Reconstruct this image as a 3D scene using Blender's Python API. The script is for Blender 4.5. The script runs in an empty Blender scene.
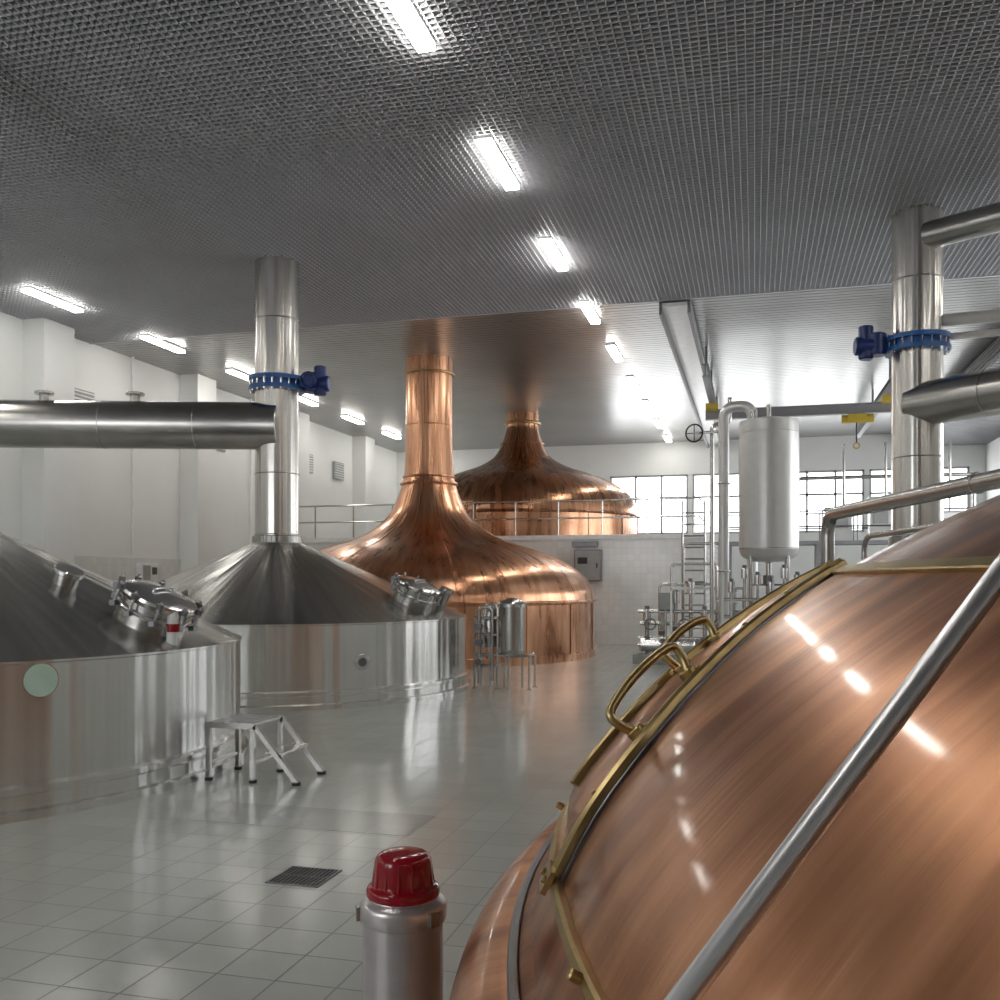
import bpy, math, random, bmesh
from mathutils import Vector, Matrix
random.seed(4)
S=bpy.context.scene
COL=S.collection
pi=math.pi

# ---------------------------------------------------------------- materials
def newmat(name):
    m=bpy.data.materials.new(name); m.use_nodes=True
    nt=m.node_tree; b=nt.nodes['Principled BSDF']
    return m,nt,b
def simple(name,col,rough=.5,metal=0.,emit=None,es=0.,var=.06,vs=6.,bump=0.):
    m,nt,b=newmat(name)
    b.inputs['Roughness'].default_value=rough; b.inputs['Metallic'].default_value=metal
    tc=nt.nodes.new('ShaderNodeTexCoord'); n=nt.nodes.new('ShaderNodeTexNoise')
    n.inputs['Scale'].default_value=vs; n.inputs['Detail'].default_value=4
    nt.links.new(tc.outputs['Object'],n.inputs['Vector'])
    r=nt.nodes.new('ShaderNodeValToRGB')
    r.color_ramp.elements[0].position=.3; r.color_ramp.elements[1].position=.7
    r.color_ramp.elements[0].color=[c*(1-var) for c in col]+[1]
    r.color_ramp.elements[1].color=[min(1,c*(1+var)) for c in col]+[1]
    nt.links.new(n.outputs['Fac'],r.inputs['Fac']); nt.links.new(r.outputs['Color'],b.inputs['Base Color'])
    if bump:
        bp=nt.nodes.new('ShaderNodeBump'); bp.inputs['Strength'].default_value=bump; bp.inputs['Distance'].default_value=.01
        nt.links.new(n.outputs['Fac'],bp.inputs['Height']); nt.links.new(bp.outputs['Normal'],b.inputs['Normal'])
    if emit:
        b.inputs['Emission Color'].default_value=list(emit)+[1]; b.inputs['Emission Strength'].default_value=es
    return m
def polar_vec(nt,fa,fr,fz):
    N=nt.nodes.new; L=nt.links.new
    tc=N('ShaderNodeTexCoord'); sp=N('ShaderNodeSeparateXYZ'); L(tc.outputs['Object'],sp.inputs[0])
    at=N('ShaderNodeMath'); at.operation='ARCTAN2'; L(sp.outputs['Y'],at.inputs[0]); L(sp.outputs['X'],at.inputs[1])
    def mul(s,k):
        a=N('ShaderNodeMath'); a.operation='MULTIPLY'; L(s,a.inputs[0]); a.inputs[1].default_value=k; return a.outputs[0]
    vl=N('ShaderNodeVectorMath'); vl.operation='LENGTH'
    cb=N('ShaderNodeCombineXYZ'); L(sp.outputs['X'],cb.inputs[0]); L(sp.outputs['Y'],cb.inputs[1]); L(cb.outputs[0],vl.inputs[0])
    c2=N('ShaderNodeCombineXYZ'); L(mul(at.outputs[0],fa),c2.inputs[0]); L(mul(vl.outputs['Value'],fr),c2.inputs[1]); L(mul(sp.outputs['Z'],fz),c2.inputs[2])
    return c2.outputs[0]
def polar_streak(nt,fa,fr,fz,scale=1.,detail=5):
    n=nt.nodes.new('ShaderNodeTexNoise'); n.inputs['Scale'].default_value=scale; n.inputs['Detail'].default_value=detail
    nt.links.new(polar_vec(nt,fa,fr,fz),n.inputs['Vector']); return n.outputs['Fac']
def copper(name,c0,c1,rough,fa=22,fr=1.2,fz=.8,coat=.3,wav=.12,fine=0,cr=.09):
    m,nt,b=newmat(name); b.inputs['Metallic'].default_value=1
    f=polar_streak(nt,fa,fr,fz,detail=8)
    r=nt.nodes.new('ShaderNodeValToRGB'); r.color_ramp.elements[0].position=.36; r.color_ramp.elements[1].position=.64
    r.color_ramp.elements[0].color=list(c0)+[1]; r.color_ramp.elements[1].color=list(c1)+[1]
    nt.links.new(f,r.inputs['Fac']); nt.links.new(r.outputs['Color'],b.inputs['Base Color'])
    mr=nt.nodes.new('ShaderNodeMapRange'); mr.inputs['To Min'].default_value=rough*.75; mr.inputs['To Max'].default_value=rough*1.3
    nt.links.new(f,mr.inputs['Value']); nt.links.new(mr.outputs[0],b.inputs['Roughness'])
    b.inputs['Coat Weight'].default_value=coat; b.inputs['Coat Roughness'].default_value=cr
    tc=nt.nodes.new('ShaderNodeTexCoord'); n=nt.nodes.new('ShaderNodeTexNoise'); n.inputs['Scale'].default_value=2.2
    nt.links.new(tc.outputs['Object'],n.inputs['Vector'])
    bp=nt.nodes.new('ShaderNodeBump'); bp.inputs['Strength'].default_value=wav; bp.inputs['Distance'].default_value=.03
    nt.links.new(n.outputs['Fac'],bp.inputs['Height']); out=bp.outputs['Normal']
    if fine:
        f2=polar_streak(nt,fa*9,fr*1.5,fz*1.5,detail=2)
        b2=nt.nodes.new('ShaderNodeBump'); b2.inputs['Strength'].default_value=fine; b2.inputs['Distance'].default_value=.002
        nt.links.new(f2,b2.inputs['Height']); nt.links.new(out,b2.inputs['Normal']); 
        nt.links.new(b2.outputs['Normal'],b.inputs['Normal'])
    else: nt.links.new(out,b.inputs['Normal'])
    return m
def steel(name,col=(.66,.67,.68),rough=.3,aniso=.75,streak=60,k0=.86,k1=1.1,band=0,bf=14):
    m,nt,b=newmat(name); b.inputs['Metallic'].default_value=1
    f=polar_streak(nt,streak,.6,.25)
    r=nt.nodes.new('ShaderNodeValToRGB'); r.color_ramp.elements[0].position=.3; r.color_ramp.elements[1].position=.7
    r.color_ramp.elements[0].color=[c*k0 for c in col]+[1]; r.color_ramp.elements[1].color=[min(1,c*k1) for c in col]+[1]
    nt.links.new(f,r.inputs['Fac']); nt.links.new(r.outputs['Color'],b.inputs['Base Color'])
    b.inputs['Roughness'].default_value=rough
    if aniso:
        b.inputs['Anisotropic'].default_value=aniso; b.inputs['Anisotropic Rotation'].default_value=.25
        t=nt.nodes.new('ShaderNodeTangent'); t.direction_type='RADIAL'; t.axis='Z'
        nt.links.new(t.outputs[0],b.inputs['Tangent'])
    if band:
        f2=polar_streak(nt,bf,.05,.03,detail=1)
        bp=nt.nodes.new('ShaderNodeBump'); bp.inputs['Strength'].default_value=1; bp.inputs['Distance'].default_value=band
        nt.links.new(f2,bp.inputs['Height']); nt.links.new(bp.outputs['Normal'],b.inputs['Normal'])
    return m
def tiles(name,col,mortar,size,ms,rough,var=.04,plane='XY',bump=.25):
    m,nt,b=newmat(name); N=nt.nodes.new; L=nt.links.new
    tc=N('ShaderNodeTexCoord'); sp=N('ShaderNodeSeparateXYZ'); L(tc.outputs['Object'],sp.inputs[0])
    cb=N('ShaderNodeCombineXYZ')
    L(sp.outputs[plane[0]],cb.inputs[0]); L(sp.outputs[plane[1]],cb.inputs[1])
    br=N('ShaderNodeTexBrick'); br.offset=0; br.squash=1; br.inputs['Scale'].default_value=1
    br.inputs['Brick Width'].default_value=size; br.inputs['Row Height'].default_value=size
    br.inputs['Mortar Size'].default_value=ms; br.inputs['Mortar Smooth'].default_value=.1
    br.inputs['Color1'].default_value=[c*(1-var) for c in col]+[1]; br.inputs['Color2'].default_value=[c*(1+var) for c in col]+[1]
    br.inputs['Mortar'].default_value=list(mortar)+[1]
    L(cb.outputs[0],br.inputs['Vector'])
    n=N('ShaderNodeTexNoise'); n.inputs['Scale'].default_value=.5; n.inputs['Detail'].default_value=5; L(tc.outputs['Object'],n.inputs['Vector'])
    mr=N('ShaderNodeMapRange'); mr.inputs['From Min'].default_value=.3; mr.inputs['From Max'].default_value=.7
    mr.inputs['To Min'].default_value=.9; mr.inputs['To Max'].default_value=1.06; L(n.outputs['Fac'],mr.inputs['Value'])
    mx=N('ShaderNodeVectorMath'); mx.operation='SCALE'; L(br.outputs['Color'],mx.inputs[0]); L(mr.outputs[0],mx.inputs['Scale'])
    L(mx.outputs[0],b.inputs['Base Color'])
    m2=N('ShaderNodeMapRange'); m2.inputs['To Min'].default_value=rough; m2.inputs['To Max'].default_value=.7; L(br.outputs['Fac'],m2.inputs['Value'])
    L(m2.outputs[0],b.inputs['Roughness'])
    bp=N('ShaderNodeBump'); bp.invert=True; bp.inputs['Strength'].default_value=bump; bp.inputs['Distance'].default_value=.003
    L(br.outputs['Fac'],bp.inputs['Height']); L(bp.outputs['Normal'],b.inputs['Normal'])
    return m

M_cu =copper('copper_lacquered_near',(.33,.135,.065),(.64,.325,.18),.36,fa=32,fr=1.3,coat=.38,wav=.03,fine=.5)
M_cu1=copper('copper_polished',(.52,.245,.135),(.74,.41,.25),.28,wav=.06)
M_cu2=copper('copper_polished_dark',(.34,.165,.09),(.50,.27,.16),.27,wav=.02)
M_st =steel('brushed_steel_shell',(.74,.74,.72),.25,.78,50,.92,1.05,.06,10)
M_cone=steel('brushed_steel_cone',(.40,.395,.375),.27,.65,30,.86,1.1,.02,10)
M_col=steel('steel_column',(.62,.60,.57),.24,.5,6,.9,1.08,.01,6)
M_pipe=simple('steel_pipe',(.50,.49,.47),.27,1,var=.08,vs=3)
M_rail=simple('steel_rail_satin',(.74,.74,.75),.34,1,var=.05)
M_chrome=simple('steel_bright',(.68,.68,.68),.22,1,var=.05)
M_dkst=simple('steel_dark',(.20,.20,.21),.35,1)
M_brass=simple('brass',(.48,.36,.17),.33,1,var=.16,vs=12)
M_white=simple('wall_paint_white',(.79,.80,.79),.6,var=.02,vs=1.)
M_vessel=simple('vessel_satin_white',(.62,.62,.61),.35,.4,var=.03)
M_post=simple('post_steel',(.54,.51,.51),.32,.7,var=.1,vs=9)
M_blue=simple('valve_blue_enamel',(.018,.12,.38),.32,var=.15)
M_dblue=simple('actuator_blue_enamel',(.014,.035,.17),.32,var=.15)
M_red=simple('red_plastic',(.28,.004,.012),.12,var=.15,vs=20)
M_black=simple('rubber_black',(.02,.02,.02),.5)
M_yel=simple('hoist_yellow',(.50,.36,.04),.4)
M_grey=simple('cabinet_grey',(.34,.35,.35),.4)
M_beam=simple('beam_grey',(.24,.24,.25),.5)
M_slat=simple('ceiling_louvre_grey',(.60,.61,.645),.45,.25,var=.04,vs=.6)
M_slat2=simple('ceiling_strip_gloss',(.40,.40,.395),.3,.7,var=.08,vs=.6,bump=.3)
M_plen=simple('plenum_grey',(.17,.175,.20),.8)
M_tube=simple('fluorescent_diffuser',(.9,.9,.9),.4,emit=(1,.97,.90),es=31)
M_conc=simple('plinth_concrete',(.38,.39,.38),.6)
M_glassg=simple('sight_glass_green',(.60,.80,.69),.12,.1)
M_wht=simple('enamel_white',(.8,.8,.8),.3)
M_floor=tiles('floor_tile',(.43,.445,.42),(.21,.215,.205),.33,.006,.19)
M_floord=tiles('floor_tile_band',(.35,.36,.345),(.2,.2,.2),.33,.006,.2)
M_wtile=tiles('wall_tile_white',(.74,.75,.74),(.60,.61,.60),.2,.005,.15,plane='XZ')
M_wtileL=tiles('wall_tile_white_side',(.74,.75,.74),(.60,.61,.60),.2,.005,.15,plane='YZ')

# ---------------------------------------------------------------- mesh builder
class B:
    def __init__(s): s.v=[];s.f=[];s.m=[];s.mats=[]
    def mi(s,m):
        if m not in s.mats: s.mats.append(m)
        return s.mats.index(m)
    def add(s,vs,fs,mat):
        o=len(s.v); i=s.mi(mat); s.v+= [tuple(v) for v in vs]
        for f in fs: s.f.append([a+o for a in f]); s.m.append(i)
        return s
    def box(s,c,d,mat,rz=0,M=None):
        hx,hy,hz=d[0]/2,d[1]/2,d[2]/2
        vs=[Vector((x,y,z)) for x in(-hx,hx) for y in(-hy,hy) for z in(-hz,hz)]
        R=M if M is not None else Matrix.Rotation(rz,3,'Z')
        vs=[R@v+Vector(c) for v in vs]
        return s.add(vs,[(0,1,3,2),(4,6,7,5),(0,4,5,1),(2,3,7,6),(0,2,6,4),(1,5,7,3)],mat)
    def lathe(s,prof,mat,c=(0,0,0),seg=96,axis=None,cap=True):
        q=Vector((0,0,1)).rotation_difference(Vector(axis).normalized()).to_matrix() if axis else Matrix.Identity(3)
        vs=[];n=len(prof)
        for r,z in prof:
            for k in range(seg):
                a=2*pi*k/seg; vs.append(q@Vector((r*math.cos(a),r*math.sin(a),z))+Vector(c))
        fs=[]
        for i in range(n-1):
            for k in range(seg):
                k2=(k+1)%seg; fs.append((i*seg+k,i*seg+k2,(i+1)*seg+k2,(i+1)*seg+k))
        s.add(vs,fs,mat)
        if cap:
            for i,rev in((0,True),(n-1,False)):
                if prof[i][0]>1e-4:
                    ring=vs[i*seg:(i+1)*seg]; idx=list(range(seg)); 
                    s.add(ring,[idx[::-1] if rev else idx],mat)
        return s
    def cyl(s,p0,p1,r,mat,seg=24,r2=None,bev=0):
        p0=Vector(p0);p1=Vector(p1);L=(p1-p0).length; r2=r if r2 is None else r2
        pr=[(r,0),(r2,L)] if not bev else [(r-bev,0),(r,bev),(r2,L-bev),(r2-bev,L)]
        return s.lathe(pr,mat,p0,seg,axis=(p1-p0))
    def torus(s,c,axis,R,r,mat,seg=64,s2=12):
        q=Vector((0,0,1)).rotation_difference(Vector(axis).normalized()).to_matrix()
        vs=[];fs=[]
        for i in range(seg):
            a=2*pi*i/seg
            for j in range(s2):
                b=2*pi*j/s2; rr=R+r*math.cos(b)
                vs.append(q@Vector((rr*math.cos(a),rr*math.sin(a),r*math.sin(b)))+Vector(c))
        for i in range(seg):
            for j in range(s2):
                i2=(i+1)%seg;j2=(j+1)%s2; fs.append((i*s2+j,i2*s2+j,i2*s2+j2,i*s2+j2))
        return s.add(vs,fs,mat)
    def tube(s,pts,r,mat,seg=14,smooth=6,closed=False):
        P=[Vector(p) for p in pts]
        if smooth:
            Q=[];n=len(P)
            for i in range(n-1):
                a=P[max(i-1,0)];b=P[i];c=P[i+1];d=P[min(i+2,n-1)]
                for k in range(smooth):
                    t=k/smooth
                    Q.append(.5*((2*b)+(-a+c)*t+(2*a-5*b+4*c-d)*t*t+(-a+3*b-3*c+d)*t**3))
            Q.append(P[-1]);P=Q
        n=len(P);vs=[];fs=[];up=None
        for i in range(n):
            T=(P[min(i+1,n-1)]-P[max(i-1,0)]).normalized()
            if up is None:
                up=Vector((0,0,1)) if abs(T.z)<.9 else Vector((1,0,0))
            X=(up-T*up.dot(T)).normalized(); Y=T.cross(X); up=X
            for k in range(seg):
                a=2*pi*k/seg; vs.append(P[i]+r*(math.cos(a)*X+math.sin(a)*Y))
        for i in range(n-1):
            for k in range(seg):
                k2=(k+1)%seg; fs.append((i*seg+k,i*seg+k2,(i+1)*seg+k2,(i+1)*seg+k))
        s.add(vs,fs,mat)
        s.add(vs[:seg],[list(range(seg))[::-1]],mat); s.add(vs[-seg:],[list(range(seg))],mat)
        return s
    def bent(s,pts,r,mat,rad=.2,seg=16):
        P=[Vector(p) for p in pts];Q=[P[0]]
        for i in range(1,len(P)-1):
            a=(P[i-1]-P[i]);b=(P[i+1]-P[i]); k=min(rad,a.length*.45,b.length*.45)
            A=P[i]+a.normalized()*k;C=P[i]+b.normalized()*k
            for j in range(7):
                t=j/6; Q.append((1-t)**2*A+2*t*(1-t)*P[i]+t*t*C)
        Q.append(P[-1]); return s.tube(Q,r,mat,seg,0)
    def strip(s,pts,nrm,w,th,mat):
        n=len(pts);vs=[];fs=[]
        for i in range(n):
            T=(pts[min(i+1,n-1)]-pts[max(i-1,0)]).normalized(); N=nrm[i]; Sd=T.cross(N).normalized()
            b=th*.25
            for (a,h) in((-w/2,-.01),(-w/2,th-b),(-w/2+b,th),(w/2-b,th),(w/2,th-b),(w/2,-.01)):
                vs.append(pts[i]+Sd*a+N*h)
        for i in range(n-1):
            for k in range(6):
                k2=(k+1)%6; fs.append((i*6+k,(i+1)*6+k,(i+1)*6+k2,i*6+k2))
        s.add(vs,fs,mat)
        s.add(vs[:6],[list(range(6))],mat); s.add(vs[-6:],[list(range(6))[::-1]],mat)
        return s
    def build(s,name,parent=None,origin=(0,0,0),sharp=32):
        o=Vector(origin); me=bpy.data.meshes.new(name)
        me.from_pydata([Vector(v)-o for v in s.v],[],s.f)
        for m in s.mats: me.materials.append(m)
        me.polygons.foreach_set('material_index',s.m)
        me.polygons.foreach_set('use_smooth',[True]*len(s.f))
        me.update()
        bm=bmesh.new(); bm.from_mesh(me); bmesh.ops.recalc_face_normals(bm,faces=bm.faces); bm.to_mesh(me); bm.free()
        try: me.set_sharp_from_angle(angle=math.radians(sharp))
        except Exception: pass
        ob=bpy.data.objects.new(name,me); COL.objects.link(ob)
        if parent:
            ob.parent=parent; ob.location=o-parent.location
        else: ob.location=o
        return ob
def empty(name,loc):
    e=bpy.data.objects.new(name,None); e.location=loc; e.empty_display_size=.3; COL.objects.link(e); return e
def smoothprof(P,n=6):
    Q=[];L=len(P)
    for i in range(L-1):
        a=P[max(i-1,0)];b=P[i];c=P[i+1];d=P[min(i+2,L-1)]
        for k in range(n):
            t=k/n
            Q.append(tuple(.5*((2*b[j])+(-a[j]+c[j])*t+(2*a[j]-5*b[j]+4*c[j]-d[j])*t*t+(-a[j]+3*b[j]-3*c[j]+d[j])*t**3) for j in(0,1)))
    Q.append(P[-1]);return Q

# ---------------------------------------------------------------- room shell
XL,XR,Y0,Y1,ZC=-16.3,9.0,-6.0,42.0,8.0
YS=20.6
B().box(((XL+XR)/2,(Y0+Y1)/2,-.1),(XR-XL+.6,Y1-Y0+.6,.2),M_floor).build('floor')
B().box((-3.6,7.3,.0015),(1.98,.66,.003),M_floord).build('trim_floor_band')
B().box((XL-.15,(Y0+Y1)/2,4.3),(.3,Y1-Y0,8.6),M_white).build('wall_left')
def wall_x(name,y,th,x0,x1,ops,z0,z1,H=8.6):
    b=B(); b.box(((x0+x1)/2,y,z0/2),(x1-x0,th,z0),M_white); b.box(((x0+x1)/2,y,(z1+H)/2),(x1-x0,th,H-z1),M_white)
    xs=[x0]+[v for o in ops for v in o]+[x1]
    for i in range(0,len(xs),2): b.box(((xs[i]+xs[i+1])/2,y,(z0+z1)/2),(xs[i+1]-xs[i],th,z1-z0),M_white)
    return b.build(name)
def wall_y(name,x,th,y0,y1,ops,z0,z1,H=8.6):
    b=B(); b.box((x,(y0+y1)/2,z0/2),(th,y1-y0,z0),M_white); b.box((x,(y0+y1)/2,(z1+H)/2),(th,y1-y0,H-z1),M_white)
    xs=[y0]+[v for o in ops for v in o]+[y1]
    for i in range(0,len(xs),2): b.box((x,(xs[i]+xs[i+1])/2,(z0+z1)/2),(th,xs[i+1]-xs[i],z1-z0),M_white)
    return b.build(name)
back=[(-6.2,-2.8),(-2.6,.8),(1.0,4.4),(4.6,8.4)]
wall_x('wall_back',Y1+.15,.3,XL,XR,back,4.0,6.6)
rear=[(-14,-10.5),(-9,-5.5)]
wall_x('wall_rear',Y0-.15,.3,XL,XR,rear,2.4,6.4)
right=[(20,24.5),(26,30.5),(32,36.5)]
wall_y('wall_right',XR+.15,.3,Y0,Y1,right,2.6,6.6)
wn=1
def portal(loc,rot,sx,sy):
    l=bpy.data.lights.new('daylight_portal','AREA'); l.shape='RECTANGLE'; l.size=sx; l.size_y=sy
    l.cycles.is_portal=True
    o=bpy.data.objects.new('daylight_portal',l); o.location=loc; o.rotation_euler=rot; COL.objects.link(o)
for (a,c) in back:
    b=B(); w=c-a
    for x in(a+.04,a+w/3,a+2*w/3,c-.04): b.box((x,Y1+.1,5.3),(.09,.1,2.6),M_grey)
    for z in(4.04,5.6,6.56): b.box(((a+c)/2,Y1+.1,z),(w,.1,.09),M_grey)
    b.build('window_%d'%wn); wn+=1
    portal(((a+c)/2,Y1+.28,5.3),(-pi/2,0,0),w,2.6)
for (a,c) in rear:
    b=B(); w=c-a
    for x in(a+.04,(a+c)/2,c-.04): b.box((x,Y0-.1,4.4),(.07,.1,4.0),M_wht)
    for z in(2.44,4.9,6.36): b.box(((a+c)/2,Y0-.1,z),(w,.1,.07),M_wht)
    b.build('window_%d'%wn); wn+=1
    portal(((a+c)/2,Y0-.28,4.4),(pi/2,0,0),w,4)
for (a,c) in right:
    b=B(); w=c-a
    for y in(a+.04,(a+c)/2,c-.04): b.box((XR+.1,y,4.6),(.1,.07,4.0),M_wht)
    for z in(2.64,5.1,6.56): b.box((XR+.1,(a+c)/2,z),(.1,w,.07),M_wht)
    b.build('window_%d'%wn); wn+=1
    portal((XR+.28,(a+c)/2,4.6),(0,pi/2,0),4,w)
b=B()
for y in(-.3,6.3,12.6,18.8,25.0,31.2,37.4):
    b.box((XL+.3,y,4.15),(.6,1.0,8.3),M_white)
b.build('wall_left_pilasters')
B().box((XL+.02,(Y0+Y1)/2,1.3),(.04,Y1-Y0,2.6),M_wtileL).build('trim_left_tiling')
b=B()
for i,y in enumerate((20.2,26.4,32.6,35.4)):
    b.box((XL+.06,y,6.4),(.08,.9,.7),M_grey)
    for k in range(7): b.box((XL+.11,y,6.12+k*.095),(.03,.84,.03),M_wht)
b.build('trim_wall_vents')
b=B()
for y in(16.,22.2,28.4): b.bent([(XL+.1,y,2.7),(XL+.1,y,8.3)],.035,M_wht)
b.build('trim_wall_conduits')
b=B(); b.box((XL+.12,22.8,2.2),(.16,.75,.55),M_wht); b.box((XL+.21,22.65,2.2),(.02,.3,.4),M_grey); b.box((XL+.21,23.0,2.25),(.02,.2,.2),M_dkst)
b.build('wall_switch_box')
# ceilings
b=B(); b.box(((XL+XR)/2,(Y0+Y1)/2,8.5),(XR-XL,Y1-Y0,.1),M_plen); b.build('ceiling')
b=B(); c=.10
x=XL
while x<XR:
    b.box((x,(Y0+YS)/2,ZC+.022),(.015,YS-Y0,.044),M_slat); x+=c
y=Y0
while y<YS:
    b.box(((XL+XR)/2,y,ZC+.022),(XR-XL,.015,.044),M_slat); y+=c
b.build('ceiling_cell_grid')
b=B(); y=YS+.1
while y<Y1:
    b.box(((XL+XR)/2,y,ZC+.03),(XR-XL,.17,.02),M_slat2)
    b.box(((XL+XR)/2,y+.1,ZC+.05),(XR-XL,.05,.02),M_dkst); y+=.21
b.build('ceiling_strip_panels')
B().box(((XL+XR)/2,YS,ZC+.02),(XR-XL,.06,.07),M_slat).build('trim_ceiling_joint')
b=B()
b.box((7.4,(YS+Y1)/2+.4,7.72),(3.2,Y1-YS-1.0,.5),M_slat2)
y=YS+1.0
while y<Y1-.3:
    b.box((7.4,y,7.45),(3.2,.1,.04),M_beam); y+=.3
for k in range(5): b.box((5.78,(YS+Y1)/2+.4,7.52+k*.1),(.05,Y1-YS-1.0,.03),M_beam)
b.build('ceiling_bulkhead')
b=B()
for x0 in(-1.65,):
    b.box((x0,(YS+Y1)/2,ZC-.1),(.62,Y1-YS,.08),M_wht)
    b.box((x0-.3,(YS+Y1)/2,ZC-.16),(.07,Y1-YS,.28),M_beam); b.box((x0+.3,(YS+Y1)/2,ZC-.16),(.07,Y1-YS,.28),M_beam)
b.build('ceiling_beam')
e=empty('overhead_crane',(1,28.7,6.9))
b=B()
for x in(-1.2,3.6):
    b.box((x,30.5,7.15),(.16,12,.03),M_beam); b.box((x,30.5,7.3),(.04,12,.3),M_beam); b.box((x,30.5,7.45),(.16,12,.03),M_beam)
    for y in(25,28,32,36): b.box((x,y,7.75),(.06,.06,.6),M_beam)
b.box((1.2,28.7,7.0),(5.2,.2,.03),M_beam); b.box((1.2,28.7,6.87),(5.2,.05,.26),M_beam); b.box((1.2,28.7,6.74),(5.2,.2,.03),M_beam)
b.build('rails',e,e.location)
b=B()
b.box((-1.2,28.7,7.05),(.35,1.0,.16),M_yel); b.box((3.6,28.7,7.05),(.35,1.0,.16),M_yel)
b.box((2.8,28.7,6.6),(.5,.3,.2),M_yel); b.cyl((2.4,28.7,6.58),(3.25,28.7,6.58),.12,M_yel)
b.cyl((2.8,28.7,6.5),(2.8,28.7,5.9),.02,M_black,8); b.torus((2.8,28.7,5.82),(0,1,0),.08,.02,M_yel,20,8)
b.build('hoist',e,e.location)
b=B(); rows={-3.54:range(-3,9),-14.4:range(-3,9),7.3:range(-3,3)}
bt=B()
for x,rg in rows.items():
    for k in rg:
        y=13.15+3.9*k
        if y<Y0+1 or y>Y1-1: continue
        b.box((x,y,ZC+.0),(.22,1.62,.06),M_wht)
        b.box((x,y,ZC-.03),(.205,1.61,.015),M_wht)
        bt.box((x,y,ZC-.065),(.2,1.6,.055),M_tube)
e=empty('ceiling_light_rows',(-3.54,13,ZC))
b.build('housings',e,e.location); bt.build('diffusers',e,e.location)

# raised platform at back with tiled front
PX=-1.5; PY=29.4; PZ=3.4
b=B(); b.box(((XL+PX)/2,(PY+Y1)/2,PZ/2),(PX-XL,Y1-PY,PZ),M_wtile); b.box(((XL+PX)/2,PY-.02,PZ-.06),(PX-XL,.1,.14),M_wht)
b.build('wall_platform')
b=B()
for z in(3.95,4.5): b.tube([(XL+.3,PY+.12,z),(PX-.1,PY+.12,z)],.028,M_pipe,10,0)
x=XL+.5
while x<PX:
    b.cyl((x,PY+.12,PZ),(x,PY+.12,4.5),.025,M_pipe,10); x+=1.4
b.tube([(PX-.12,PY+.12,4.5),(PX-.12,Y1-.3,4.5)],.028,M_pipe,10,0)
b.tube([(PX-.12,PY+.12,3.95),(PX-.12,Y1-.3,3.95)],.028,M_pipe,10,0)
b.build('platform_railing')
# steel gallery at platform level in the right half of the rear bay
e=empty('steel_gallery',(3.5,36,0)); b=B()
b.box((3.5,36.2,3.33),(9.6,1.6,.12),M_beam)
for x in(-.9,2.2,5.2,8.0):
    for y in(35.6,36.8): b.box((x,y,1.64),(.14,.14,3.28),M_beam)
for y in(35.45,36.95):
    for z in(3.9,4.45): b.tube([(-1.2,y,z),(8.2,y,z)],.03,M_dkst,8,0)
    x=-1.2
    while x<8.3: b.cyl((x,y,3.38),(x,y,4.45),.028,M_dkst,8); x+=1.175
b.build('walkway',e,e.location)
b=B()
for (x,w,h) in((2.9,.9,1.15),(4.3,.7,1.5),(6.4,1.1,.95)):
    b.box((x,36.2,3.39+h/2),(w,.7,h),M_vessel); b.box((x,35.83,3.39+h*.6),(w*.7,.03,h*.4),M_grey); b.box((x,36.2,3.39+h+.03),(w+.06,.76,.06),M_grey)
    b.cyl((x+.2,36.2,3.4+h),(x+.2,36.2,6.9),.05,M_pipe,10)
b.bent([(1.5,36.3,3.4),(1.5,36.3,5.7),(7.4,36.3,5.7),(7.4,36.3,3.4)],.07,M_pipe,.2,12)
b.build('machinery',e,e.location)
b=B(); b.box((-5.0,PY-.15,2.45),(.85,.25,1.0),M_dkst); b.box((-5.0,PY-.29,2.45),(.75,.03,.9),M_grey)
b.box((-4.7,PY-.31,2.45),(.04,.03,.15),M_black); b.box((-5.1,PY-.15,3.12),(.8,.22,.16),M_dkst); b.box((-5.15,PY-.31,2.6),(.3,.02,.2),M_black)
b.build('control_cabinet')

# ---------------------------------------------------------------- copper kettles
def kettle(name,cx,cy,z0,R,body,neckprof,mat,rings,ribs=18,bz=1.4):
    e=empty(name,(cx,cy,z0))
    b=B(); prof=body+smoothprof(neckprof,6)
    b.lathe(prof,mat,(cx,cy,0),128,cap=False); b.build('shell',e,(cx,cy,z0),sharp=40)
    b=B()
    for (r,z,t,m) in rings: b.torus((cx,cy,z),(0,0,1),r,t,m,96,10)
    for k in range(ribs):
        a=2*pi*k/ribs
        b.box((cx+(R+.006)*math.cos(a),cy+(R+.006)*math.sin(a),z0+bz/2),(.03,.05,bz),mat,a)
    b.build('bands',e,(cx,cy,z0))
    return e
K1=(-8.6,24.6)
e=kettle('copper_brew_kettle',*K1,0,4.5,[(4.53,0),(4.53,.18),(4.5,.2),(4.5,1.40),(4.54,1.42),(4.54,1.48)],
  [(4.51,1.50),(4.45,1.76),(4.22,2.12),(3.7,2.48),(3.0,2.78),(2.1,3.07),(1.5,3.38),(1.1,3.76),(.88,4.2),(.74,4.6),(.67,5.0),(.64,6.0),(.64,8.2)],M_cu1,
  [(.75,4.62,.05,M_cu1),(.70,4.8,.03,M_cu1),(.68,7.6,.03,M_brass),(.65,6.2,.012,M_cu1),(4.53,1.46,.03,M_cu1)])
b=B()
for k in range(9):
    a=2*pi*k/9+.3
    pr=smoothprof([(4.45,1.76),(4.22,2.12),(3.7,2.48),(3.0,2.78),(2.1,3.07),(1.5,3.38),(1.1,3.76)],4)
    b.tube([(K1[0]+r*math.cos(a),K1[1]+r*math.sin(a),z) for r,z in pr],.012,M_cu1,8,0)
b.build('seams',e,e.location)
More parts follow.
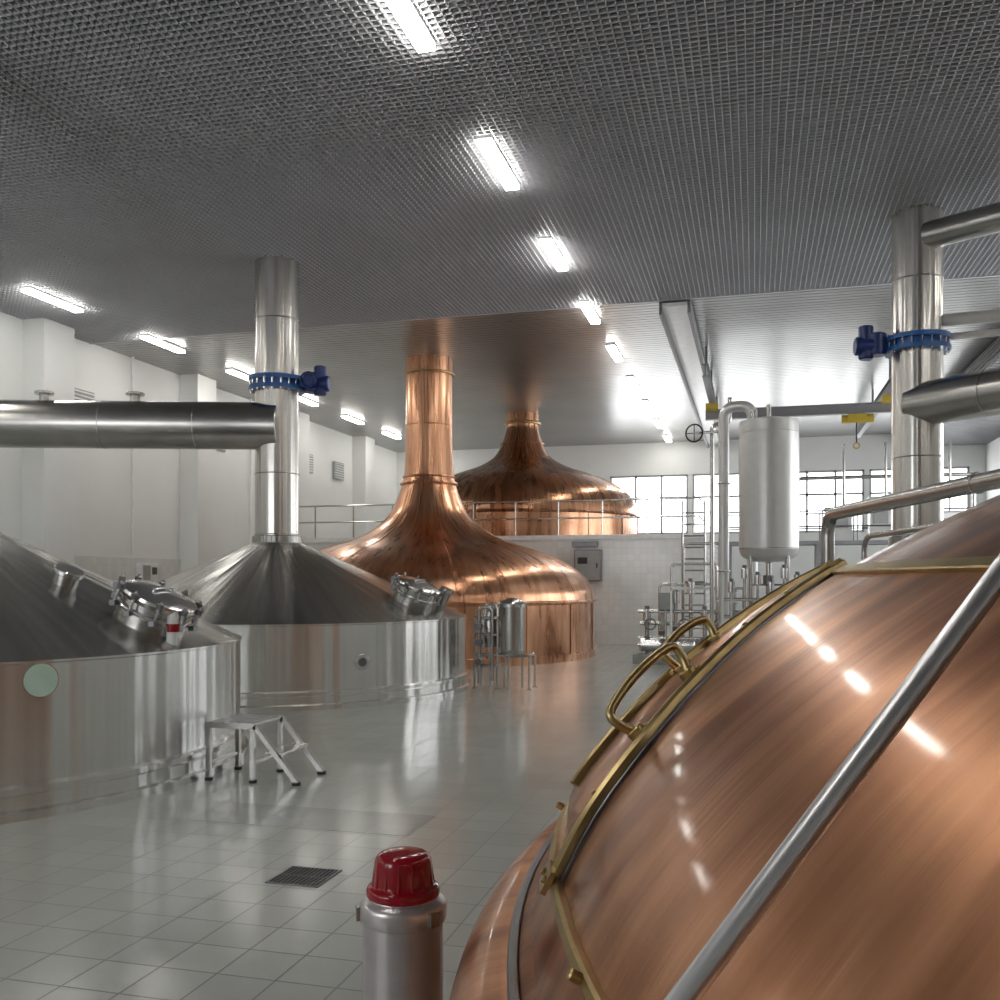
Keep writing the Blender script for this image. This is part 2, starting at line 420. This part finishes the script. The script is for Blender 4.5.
kettle('copper_brew_kettle',-8.2,33.75,PZ,4.2,[(4.2,PZ),(4.2,4.20),(4.24,4.22),(4.24,4.28)],
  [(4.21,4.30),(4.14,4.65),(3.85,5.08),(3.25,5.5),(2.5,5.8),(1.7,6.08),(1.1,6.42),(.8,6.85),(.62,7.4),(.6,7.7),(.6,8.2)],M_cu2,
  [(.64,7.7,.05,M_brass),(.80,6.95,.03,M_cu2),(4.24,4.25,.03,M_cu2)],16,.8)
# near kettle
K0=(3.30,2.85)
DOME=smoothprof([(3.86,1.235),(3.80,1.36),(3.68,1.54),(3.43,1.78),(3.05,2.03),(2.57,2.27),(2.0,2.50),(1.5,2.76),(1.05,3.18),(.8,3.7),(.67,4.3),(.65,5.5),(.64,8.2)],8)
def dz(r):
    for i in range(len(DOME)-1):
        r0,z0=DOME[i];r1,z1=DOME[i+1]
        if r1<=r<=r0: return z0+(z1-z0)*(r0-r)/(r0-r1+1e-9)
    return DOME[0][1] if r>3 else 8
def dpt(r,az,off=0):
    a=math.radians(az); s=(dz(r-.03)-dz(r+.03))/.06
    n=Vector((math.cos(a)*s,math.sin(a)*s,1)).normalized()
    p=Vector((K0[0]+r*math.cos(a),K0[1]+r*math.sin(a),dz(r)))
    return p+n*off,n
e=empty('copper_brew_kettle',(K0[0],K0[1],0))
b=B(); b.lathe([(3.93,0),(3.93,.6)]+smoothprof([(3.94,.7),(4.01,.86),(4.05,1.0),(4.03,1.11),(3.98,1.17),(3.92,1.19)],5)+[(3.89,1.19),(3.885,1.215)]+DOME,M_cu,(K0[0],K0[1],0),200,cap=False)
b.build('shell',e,(K0[0],K0[1],0),sharp=45)
b=B(); b.torus((K0[0],K0[1],1.205),(0,0,1),3.90,.012,M_dkst,200,8)
def path(fr,n=60):
    P=[];Nn=[]
    for i in range(n+1):
        r,a=fr(i/n); p,nn=dpt(r,a,.0); P.append(p); Nn.append(nn)
    return P,Nn
def azn(r):
    T=[(3.0,174.5),(3.2,182),(3.43,188.),(3.6,191),(3.8,193.5)]
    r=max(3.0,min(3.8,r))
    for i in range(len(T)-1):
        if T[i][0]<=r<=T[i+1][0]:
            k=(r-T[i][0])/(T[i+1][0]-T[i][0]); return T[i][1]+k*(T[i+1][1]-T[i][1])
W=30
n1,n2=30,16; vs=[];fs=[]
for i in range(n1+1):
    r=3.78-(3.78-3.07)*i/n1
    for j in range(n2+1):
        a=azn(r)-W*j/n2; o=.03 if 0<j<n2 and 0<i<n1 else .0
        vs.append(dpt(r,a,o)[0])
for i in range(n1):
    for j in range(n2): fs.append((i*(n2+1)+j,i*(n2+1)+j+1,(i+1)*(n2+1)+j+1,(i+1)*(n2+1)+j))
bp=B(); bp.add(vs,fs,M_cu); bp.build('manway_plate',e,(K0[0],K0[1],0),sharp=50)
P,N=path(lambda t:(3.8-.76*t,azn(3.8-.76*t))); b.strip(P,N,.026,.03,M_brass)
P,N=path(lambda t:(3.74-.66*t,azn(3.74-.66*t)-5.5)); P=[p+n*.028 for p,n in zip(P,N)]; b.strip(P,N,.022,.022,M_brass)
P,N=path(lambda t:(3.8-.76*t,azn(3.8-.76*t)-W)); b.strip(P,N,.03,.03,M_brass)
P,N=path(lambda t:(3.06,140+190*t),120); b.strip(P,N,.04,.012,M_brass)
P,N=path(lambda t:(3.80,155+100*t),120); b.strip(P,N,.026,.022,M_brass)
P,N=path(lambda t:(3.8-.76*t,azn(3.8-.76*t)+.45)); b.strip(P,N,.008,.008,M_dkst)  # thin dark strip: the plate's edge shadow put in as colour, not a real part
for (rr,az,w1,w2) in((3.8,193.5,.09,.05),(3.07,176.5,.10,.07)):
    p,n=dpt(rr,az,.03); q=Vector((0,0,1)).rotation_difference(n).to_matrix()@Matrix.Rotation(math.radians(az),3,'Z')
    b.box(p,(w2,w1,.012),M_brass,M=q)
    for s1 in(-.3,.3): 
        o=q@Vector((0,w1*s1,0)); b.cyl(p+o,p+o+n*.014,.008,M_brass,10,bev=.002)
for az in(174,178,184,201,209):
    p,n=dpt(3.8,az,.02); b.cyl(p,p+n*.024,.010,M_brass,12,bev=.003)
for rr in(3.7,3.58,3.45,3.32,3.2):
    p,n=dpt(rr,azn(rr),.028); b.cyl(p,p+n*.008,.007,M_brass,10,bev=.002)
for (ra,aa,rb,ab,h) in((3.60,190.2,3.47,187.8,.082),(3.48,184.5,3.39,182.3,.07)):
    p0,n0=dpt(ra,aa,.03); p1,n1_=dpt(rb,ab,.03)
    d=(p1-p0)
    b.tube([p0,p0+n0*h*.5-d*.08,p0+n0*h*.95-d*.02,(p0+n0*h*1.12+p1+n1_*h*1.12)/2,p1+n1_*h*.95+d*.02,p1+n1_*h*.5+d*.08,p1],.0115,M_brass,14,6)
    for p,n in((p0,n0),(p1,n1_)): b.cyl(p-n*.02,p+n*.012,.022,M_brass,20,bev=.003)
b.build('brass_trim',e,(K0[0],K0[1],0))
hb=B()
A=Vector((-.065,1.018,1.57)); Bp=Vector((.282,1.266,2.0)); D=Bp-A
lo=A-D*1.05; hi=A+D*2.9
foot=dpt(2.55,math.degrees(math.atan2(hi.y+.05-K0[1],hi.x+.12-K0[0])),0)[0]
hb.bent([(lo.x,lo.y,0),(lo.x,lo.y,lo.z),hi,(foot.x,foot.y,foot.z)],.0145,M_rail,.12,20)
hb.cyl((lo.x,lo.y,0),(lo.x,lo.y,.012),.06,M_rail,24)
hb.build('steel_handrail')

# ---------------------------------------------------------------- steel tanks
def tank(cx,cy,R,z1,z2,colr,colmat=M_col):
    e=empty('steel_mash_tank',(cx,cy,0))
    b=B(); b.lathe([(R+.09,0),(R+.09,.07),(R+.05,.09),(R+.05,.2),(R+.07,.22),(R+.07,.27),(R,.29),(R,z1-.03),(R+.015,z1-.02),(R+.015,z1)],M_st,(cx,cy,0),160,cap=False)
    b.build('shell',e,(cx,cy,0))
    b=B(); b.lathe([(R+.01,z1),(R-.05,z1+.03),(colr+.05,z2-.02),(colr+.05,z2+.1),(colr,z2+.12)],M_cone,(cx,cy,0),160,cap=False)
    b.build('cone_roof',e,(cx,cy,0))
    b=B(); b.lathe([(colr,z2+.1),(colr,8.2)],colmat,(cx,cy,0),64,cap=False); b.build('vapour_column',e,(cx,cy,0))
    b=B()
    for z in(z2+.14,4.0,6.9): b.torus((cx,cy,z),(0,0,1),colr+.002,.01,M_pipe,64,8)
    return e,b
def conept(cx,cy,R,z1,z2,colr,r,az):
    a=math.radians(az); s=(z2-z1)/(R-colr)
    return Vector((cx+r*math.cos(a),cy+r*math.sin(a),z1+(R-r)*s)),Vector((math.cos(a)*s,math.sin(a)*s,1)).normalized(),Vector((-math.sin(a),math.cos(a),0))
def hatch(b,p,n,t,r=.42,h=.3):
    b.cyl(p-n*.15,p+n*h,r*.88,M_pipe,40); b.torus(p+n*h*.55,n,r*.9,.025,M_chrome,48,8); b.torus(p+n*h,n,r*.9,.03,M_chrome,48,8)
    b.lathe([(r*.98,0),(r,.02),(r*.98,.05),(r*.8,.08),(r*.3,.105),(0.001,.11)],M_chrome,p+n*h,40,axis=n)
    s=n.cross(t)
    for k in range(10):
        a=2*pi*k/10; d=t*math.cos(a)+s*math.sin(a)
        b.cyl(p+d*r*1.04+n*h*.45,p+d*r*1.04+n*(h+.1),.016,M_chrome,8); b.cyl(p+d*r*1.04+n*(h+.02),p+d*r*1.04+n*(h+.07),.035,M_dkst,8)
        b.box(p+d*r*1.04+n*h*.5,(.06,.06,.05),M_dkst)
    b.tube([p+t*r*.35+n*(h+.07),p+t*r*.33+n*(h+.13),p-t*r*.33+n*(h+.13),p-t*r*.35+n*(h+.07)],.014,M_chrome,8)
    b.box(p+s*r*1.05+n*h*.8,(.2,.1,.12),M_dkst); 
def valve(b,cx,cy,z,r,az):
    for dzv in(-.09,.09): b.lathe([(r-.01,-.035),(r+.12,-.035),(r+.12,.035),(r-.01,.035)],M_blue,(cx,cy,z+dzv),64,cap=False)
    b.lathe([(r+.03,-.06),(r+.03,.06)],M_blue,(cx,cy,z),48,cap=False)
    for k in range(20):
        a=2*pi*k/20; b.cyl((cx+(r+.085)*math.cos(a),cy+(r+.085)*math.sin(a),z-.16),(cx+(r+.085)*math.cos(a),cy+(r+.085)*math.sin(a),z+.16),.018,M_chrome,6)
    a=math.radians(az); d=Vector((math.cos(a),math.sin(a),0)); c=Vector((cx,cy,z)); s=Vector((-d.y,d.x,0))
    b.cyl(c+d*(r),c+d*(r+.3),.08,M_blue,16)
    b.cyl(c+d*(r+.25)+Vector((0,0,-.16)),c+d*(r+.25)+Vector((0,0,.2)),.16,M_dblue,24,bev=.02)
    b.cyl(c+d*(r+.2),c+d*(r+.6),.15,M_dblue,20,bev=.02)
    b.cyl(c+d*(r+.42)+Vector((0,0,-.22)),c+d*(r+.42)+Vector((0,0,.33)),.12,M_dblue,20,bev=.02)
    b.cyl(c+d*(r+.3)-s*.05,c+d*(r+.3)-s*.35,.11,M_dblue,20,bev=.02)
    b.torus(c+d*(r+.3)-s*.4,s,.14,.016,M_dblue,24,8); 
T1=(-8.84,8.4,3.4,1.32,2.72,.41)
e,b=tank(*T1)
p,n,t=conept(*T1,2.90,0); hatch(b,p,n,t,.40,.27)
p,n,t=conept(*T1,2.04,-5); b.cyl(p-n*.1,p+n*.13,.12,M_pipe,24); b.cyl(p+n*.11,p+n*.17,.15,M_chrome,24,bev=.01)
p,n,t=conept(*T1,3.3,-3); b.cyl(p-n*.05,p+Vector((0,0,.32)),.055,M_wht,16); b.cyl(p+Vector((0,0,.12)),p+Vector((0,0,.2)),.061,M_red,16)
a=math.radians(-28.5); R=T1[2]; d=Vector((math.cos(a),math.sin(a),0)); c=Vector((T1[0],T1[1],1.15))
b.cyl(c+d*(R-.02),c+d*(R+.006),.15,M_chrome,40); b.cyl(c+d*(R+.006),c+d*(R+.012),.14,M_glassg,40)
b.build('fittings',e,e.location)
T2=(-8.74,16.3,3.59,1.32,2.72,.41)
e,b=tank(*T2)
p,n,t=conept(*T2,2.95,-10); hatch(b,p,n,t,.42,.3)
p,n,t=conept(*T2,3.25,-1); b.cyl(p-n*.1,p+n*.35,.09,M_pipe,16); b.cyl(p+n*.35,p+n*.41,.13,M_chrome,16)
a=math.radians(-40.5); d=Vector((math.cos(a),math.sin(a),0)); c=Vector((T2[0],T2[1],.70)); R=T2[2]
b.cyl(c+d*(R-.02),c+d*(R+.03),.13,M_chrome,32,bev=.01); b.cyl(c+d*(R+.03),c+d*(R+.04),.07,M_dkst,24)
valve(b,T2[0],T2[1],5.70,.41,10)
b.build('fittings',e,e.location)
b=B()
q0=Vector((T2[0]+.1,T2[1]-.12,4.89)); q1=Vector((XL+.02,13.65,4.89)); dd=(q1-q0).normalized()
q1=q0+dd*((XL+.02-q0.x)/dd.x)
b.cyl(q0,q1,.44,M_pipe,48,bev=.015)
for k in(1.5,3.2,5.2): b.torus(q0+dd*k,dd,.441,.006,M_chrome,48,6)
for k in(2.65,4.3): 
    w=q0+dd*k; b.cyl(w+Vector((0,0,.38)),w+Vector((0,0,.55)),.09,M_pipe,16); b.cyl(w+Vector((0,0,.55)),w+Vector((0,0,.6)),.17,M_pipe,20,bev=.01)
b.build('vapour_duct',e,e.location)
T3=(2.58,16.84,2.1,1.32,2.6,.39)
e,b=tank(*T3)
valve(b,T3[0],T3[1],5.86,.39,188)
b.build('fittings',e,e.location)
b=B()
q0=Vector((T3[0],T3[1],4.86)); dd=Vector((.735,-.678,0))
b.cyl(q0-dd*.08+Vector((0,-.1,0)),q0+dd*8.4,.36,M_pipe,48,bev=.015)
for k in(1.2,3.4): b.torus(q0+dd*k+Vector((0,-.1,0)),dd,.362,.006,M_chrome,48,6)
q0=Vector((T3[0]+.1,T3[1]-.25,7.55)); dd=Vector((.85,-.527,0)); b.cyl(q0,q0+dd*6.6,.22,M_pipe,32,bev=.01)
b.bent([(2.9,16.8,6.22),(8.9,16.0,6.22)],.10,M_vessel); b.bent([(2.9,16.8,5.95),(8.9,16.0,5.95)],.06,M_vessel)
b.build('vapour_duct',e,e.location)
pe=empty('process_pipe',(2,10,3)); b=B()
b.bent([(1.0,14.2,0),(1.0,14.2,2.92),(2.3,10.1,2.98),(3.5,5.6,2.98),(3.5,5.2,2.25)],.095,M_pipe,.3,24)
b.bent([(1.35,12.9,0),(1.35,12.9,2.55),(2.2,10.1,2.6),(3.2,6.1,2.55),(3.2,5.8,2.0)],.035,M_pipe,.2,16)
b.torus((2.18,10.5,2.98),(.3,-.95,0),.10,.015,M_chrome,32,8)
b.build('run',pe,pe.location)

# ---------------------------------------------------------------- white buffer vessel
vx,vy=.29,20.8
e=empty('buffer_vessel',(vx,vy,0)); b=B()
b.lathe(smoothprof([(.001,2.36),(.35,2.4),(.55,2.5),(.61,2.64)],5)+smoothprof([(.61,2.66),(.61,5.1),(.55,5.28),(.3,5.4),(.001,5.44)],6),M_vessel,(vx,vy,0),64,cap=False)
for k in range(4):
    a=pi/4+k*pi/2; x=vx+.52*math.cos(a);y=vy+.52*math.sin(a)
    b.cyl((x,y,0),(x,y,2.75),.04,M_pipe,12); b.cyl((x,y,0),(x,y,.02),.09,M_pipe,12)
for z in(.8,1.9):
    for k in range(4):
        a=pi/4+k*pi/2;a2=a+pi/2
        b.cyl((vx+.52*math.cos(a),vy+.52*math.sin(a),z),(vx+.52*math.cos(a2),vy+.52*math.sin(a2),z),.02,M_pipe,8)
b.cyl((vx,vy,2.4),(vx,vy,1.4),.06,M_pipe,12); b.cyl((vx,vy,1.9),(vx,vy,2.1),.12,M_dkst,16)
b.cyl((vx,vy,5.4),(vx,vy,5.7),.05,M_pipe,12); b.cyl((vx-.3,vy,5.38),(vx-.3,vy,5.6),.08,M_pipe,12)
for i in range(6):
    x=vx-.75+i*.26; y=vy-.75+.1*(i%2); h=1.75+.14*((i*5)%3)
    b.cyl((x,y,0),(x,y,h),.03,M_chrome,10); b.cyl((x,y,h),(x,y,h+.22),.07,M_chrome,14,bev=.01); b.cyl((x,y,h+.22),(x,y,h+.28),.045,M_dkst,10)
for z in(1.25,1.6): b.cyl((vx-.9,vy-.72,z),(vx+.9,vy-.72,z),.035,M_chrome,10)
b.cyl((vx,vy,1.6),(vx,vy-.72,1.6),.035,M_chrome,10)
b.torus((vx,vy,2.66),(0,0,1),.612,.008,M_chrome,64,6); b.torus((vx,vy,5.08),(0,0,1),.612,.008,M_vessel,64,6)
b.build('vessel',e,e.location)
e=empty('riser_pipe',(-.68,22.3,0)); b=B()
b.bent([(-.68,22.3,0),(-.68,22.3,5.95),(-.05,22.2,5.95),(-.05,22.2,0)],.12,M_vessel,.28,24)
b.bent([(-.95,22.5,0),(-.95,22.5,5.6),(-.55,22.5,5.6),(-.55,22.5,6.2)],.05,M_pipe,.15)
for z in(2.2,4.2): b.torus((-.68,22.3,z),(0,0,1),.13,.02,M_chrome,32,8)
b.torus((-1.35,22.4,5.4),(.3,1,0),.2,.02,M_black,32,8); b.cyl((-1.35,22.4,5.4),(-.68,22.3,5.4),.03,M_pipe,10)
for k in range(4):
    a=k*pi/2; b.cyl((-1.35,22.4,5.4),(-1.35+.2*math.cos(a),22.4-.06*math.cos(a),5.4+.2*math.sin(a)),.012,M_black,6)
b.build('riser',e,e.location)

# pipe skid near middle
e=empty('valve_manifold',(-1.3,23.5,0)); b=B()
b.box((-1.5,23.4,.12),(2.6,1.6,.24),M_conc)
for i in range(7):
    x=-2.5+i*.34; y=23.0+.25*(i%2)
    h=1.0+.22*((i*37)%4)
    b.cyl((x,y,.24),(x,y,h),.05,M_pipe,12); b.cyl((x,y,h),(x,y,h+.3),.10,M_chrome,16,bev=.015); b.cyl((x,y,h+.3),(x,y,h+.38),.06,M_dkst,12)
    b.cyl((x,y,h*.55),(x,y,h*.55+.1),.085,M_dkst,12)
for z,y in((.6,23.0),(.95,23.25),(1.25,22.95),(.45,22.8)): b.tube([(-2.7,y,z),(-.2,y,z)],.045,M_pipe,12,0)
for x in(-2.4,-1.6,-.8):
    b.cyl((x-.25,22.85,.45),(x+.25,22.85,.45),.16,M_chrome,24,bev=.03); b.cyl((x+.22,22.85,.45),(x+.34,22.85,.45),.11,M_dkst,20)
    b.torus((x,22.8,.95),(0,1,0),.13,.018,M_dkst,24,8)
for x in(-1.9,-.25):
    for y in(22.75,24.1): b.box((x,y,1.0),(.05,.05,1.6),M_pipe)
for z in(1.8,): 
    for y in(22.75,24.1): b.box((-1.07,y,z),(1.7,.05,.05),M_pipe)
for x in(-1.75,-1.2): b.cyl((x,24.3,.24),(x,24.3,4.0),.03,M_pipe,10)
for k in range(12): b.cyl((-1.75,24.3,.5+k*.29),(-1.2,24.3,.5+k*.29),.022,M_pipe,8)
for k in(0,1,2): b.bent([(-2.3+k*.3,24.0,.3),(-2.3+k*.3,24.0,1.9+.5*k),(-1.0+.1*k,24.0,1.9+.5*k),(-1.0+.1*k,24.0,.3)],.035,M_pipe,.12,10)
b.box((-2.05,22.9,1.5),(.3,.25,.4),M_grey); b.cyl((-2.05,22.9,.24),(-2.05,22.9,1.3),.03,M_pipe,10)
b.build('skid',e,e.location)

e=empty('filter_station',(-4.5,17,0)); b=B()
fx,fy=-4.45,17.0
b.lathe(smoothprof([(.001,.55),(.18,.6),(.24,.7)],4)+[(.24,.72),(.24,1.5)],M_pipe,(fx+.12,fy,0),40,cap=False)
b.lathe([(.27,1.5),(.27,1.56),(.24,1.6),(.1,1.66),(.001,1.67)],M_chrome,(fx+.12,fy,0),40,cap=False)
for k in range(3):
    a=k*2*pi/3+.5; b.cyl((fx+.12+.2*math.cos(a),fy+.2*math.sin(a),0),(fx+.12+.2*math.cos(a),fy+.2*math.sin(a),.8),.022,M_pipe,10)
b.lathe([(.14,.75),(.15,.8),(.15,1.45),(.1,1.55),(.001,1.58)],M_pipe,(fx-.32,fy+.1,0),32,cap=True)
b.cyl((fx-.32,fy+.1,0),(fx-.32,fy+.1,.78),.03,M_chrome,12)
for (x,y) in((-.55,-.15),(-.55,.3),(-.1,-.2),(.5,.25),(.5,-.2)): b.cyl((fx+x,fy+y,0),(fx+x,fy+y,.62 if x>.3 else 1.3),.022,M_pipe,10); b.cyl((fx+x,fy+y,0),(fx+x,fy+y,.02),.05,M_pipe,10)
for z in(.42,.62,1.0,1.3): b.bent([(fx-.55,fy-.15,z),(fx-.1,fy-.2,z),(fx-.1,fy+.2,z)],.03,M_pipe,.06,10)
b.bent([(fx-.45,fy-.2,.1),(fx-.45,fy-.2,1.5),(fx-.2,fy-.2,1.5),(fx-.2,fy-.2,.15)],.032,M_pipe,.1,12)
b.tube([(fx-.1,fy-.2,.62),(fx+.5,fy-.2,.62),(fx+.5,fy+.25,.62)],.022,M_pipe,8,0)
for z in(.5,.85,1.15): b.cyl((fx-.45,fy-.27,z),(fx-.45,fy-.13,z),.06,M_dkst,14)
b.build('station',e,e.location)

# ---------------------------------------------------------------- step stool
b=B(); y0,y1=8.42,8.98
def bar(b,p,q,w=.045,h=.045):
    p=Vector(p);q=Vector(q);d=(q-p); L=d.length
    R=Vector((1,0,0)).rotation_difference(d.normalized()).to_matrix(); b.box((p+q)/2,(L,w,h),M_pipe,M=R)
for x in(-5.27,-4.78):
    for y in(y0,y1): b.box((x,y,.265),(.045,.045,.53),M_pipe); b.cyl((x,y,0),(x,y,.03),.04,M_black,12)
for y in(y0,y1):
    bar(b,(-5.3,y,.55),(-4.74,y,.55)); bar(b,(-4.76,y,.56),(-4.30,y,.02),.045,.045); b.cyl((-4.31,y,0),(-4.31,y,.03),.045,M_black,12)
b.box((-5.02,(y0+y1)/2,.575),(.54,.6,.02),M_pipe)
for k in range(7): b.box((-5.24+.073*k,(y0+y1)/2,.588),(.012,.56,.008),M_dkst)
b.box((-4.55,(y0+y1)/2,.30),(.2,.56,.02),M_pipe); 
bar(b,(-5.27,y0,.18),(-5.27,y1,.18),.03,.03); bar(b,(-4.78,y0,.2),(-4.78,y1,.2),.03,.03)
b.build('step_stool')

# ---------------------------------------------------------------- floor drain
b=B(); cx,cy=-2.93,5.84; w=.18
for sx,sy,dx,dy in((0,w,w*2+.02,.02),(0,-w,w*2+.02,.02),(w,0,.02,w*2),(-w,0,.02,w*2)): b.box((cx+sx,cy+sy,.004),(dx,dy,.008),M_dkst)
b.box((cx,cy,.0015),(2*w,2*w,.002),M_black)
for k in range(11): b.box((cx-w+.03+k*.03,cy,.005),(.009,2*w,.006),M_dkst)
b.box((cx,cy,.0055),(2*w,.01,.006),M_dkst)
b.build('floor_drain')

# ---------------------------------------------------------------- beacon post in front
bx,by=-1.0,2.63; e=empty('beacon_post',(bx,by,0)); b=B()
b.lathe([(.17,0),(.17,.02),(.125,.025),(.118,.03),(.118,1.005)],M_post,(bx,by,0),64)
b.lathe([(.118,1.0),(.126,1.005),(.128,1.015),(.128,1.045),(.125,1.055),(.121,1.06),(.104,1.07),(.1,1.08),(.001,1.08)],M_post,(bx,by,0),64,cap=False)
b.lathe(smoothprof([(.1,1.07),(.107,1.076),(.108,1.09),(.104,1.10),(.092,1.107),(.088,1.12),(.086,1.15),(.082,1.178),(.074,1.192),(.06,1.199),(.03,1.203),(.001,1.204)],4),M_red,(bx,by,0),64,cap=False)
for k in range(14):
    a=2*pi*k/14; b.cyl((bx+.089*math.cos(a),by+.089*math.sin(a),1.10),(bx+.079*math.cos(a),by+.079*math.sin(a),1.18),.006,M_red,8,r2=.004)
b.box((bx-.112,by-.06,1.03),(.022,.03,.04),M_chrome,.5)
b.box((bx+.112,by-.06,1.03),(.022,.03,.04),M_chrome,-.5)
b.build('post',e,e.location)

# ---------------------------------------------------------------- world, camera
w=bpy.data.worlds.new('overcast_sky'); S.world=w; w.use_nodes=True
bg=w.node_tree.nodes['Background']; bg.inputs['Color'].default_value=(.97,.985,1,1); bg.inputs['Strength'].default_value=6.0
cd=bpy.data.cameras.new('camera'); cam=bpy.data.objects.new('camera',cd); COL.objects.link(cam)
cd.sensor_fit='HORIZONTAL'; cd.sensor_width=36; cd.lens=36*.95; cd.shift_y=.08; cd.clip_start=.02; cd.clip_end=200
cam.location=(0,0,2.0); cam.rotation_euler=(pi/2,0,math.radians(15))
S.camera=cam
S.view_settings.view_transform='Standard'
S.view_settings.exposure=0.08
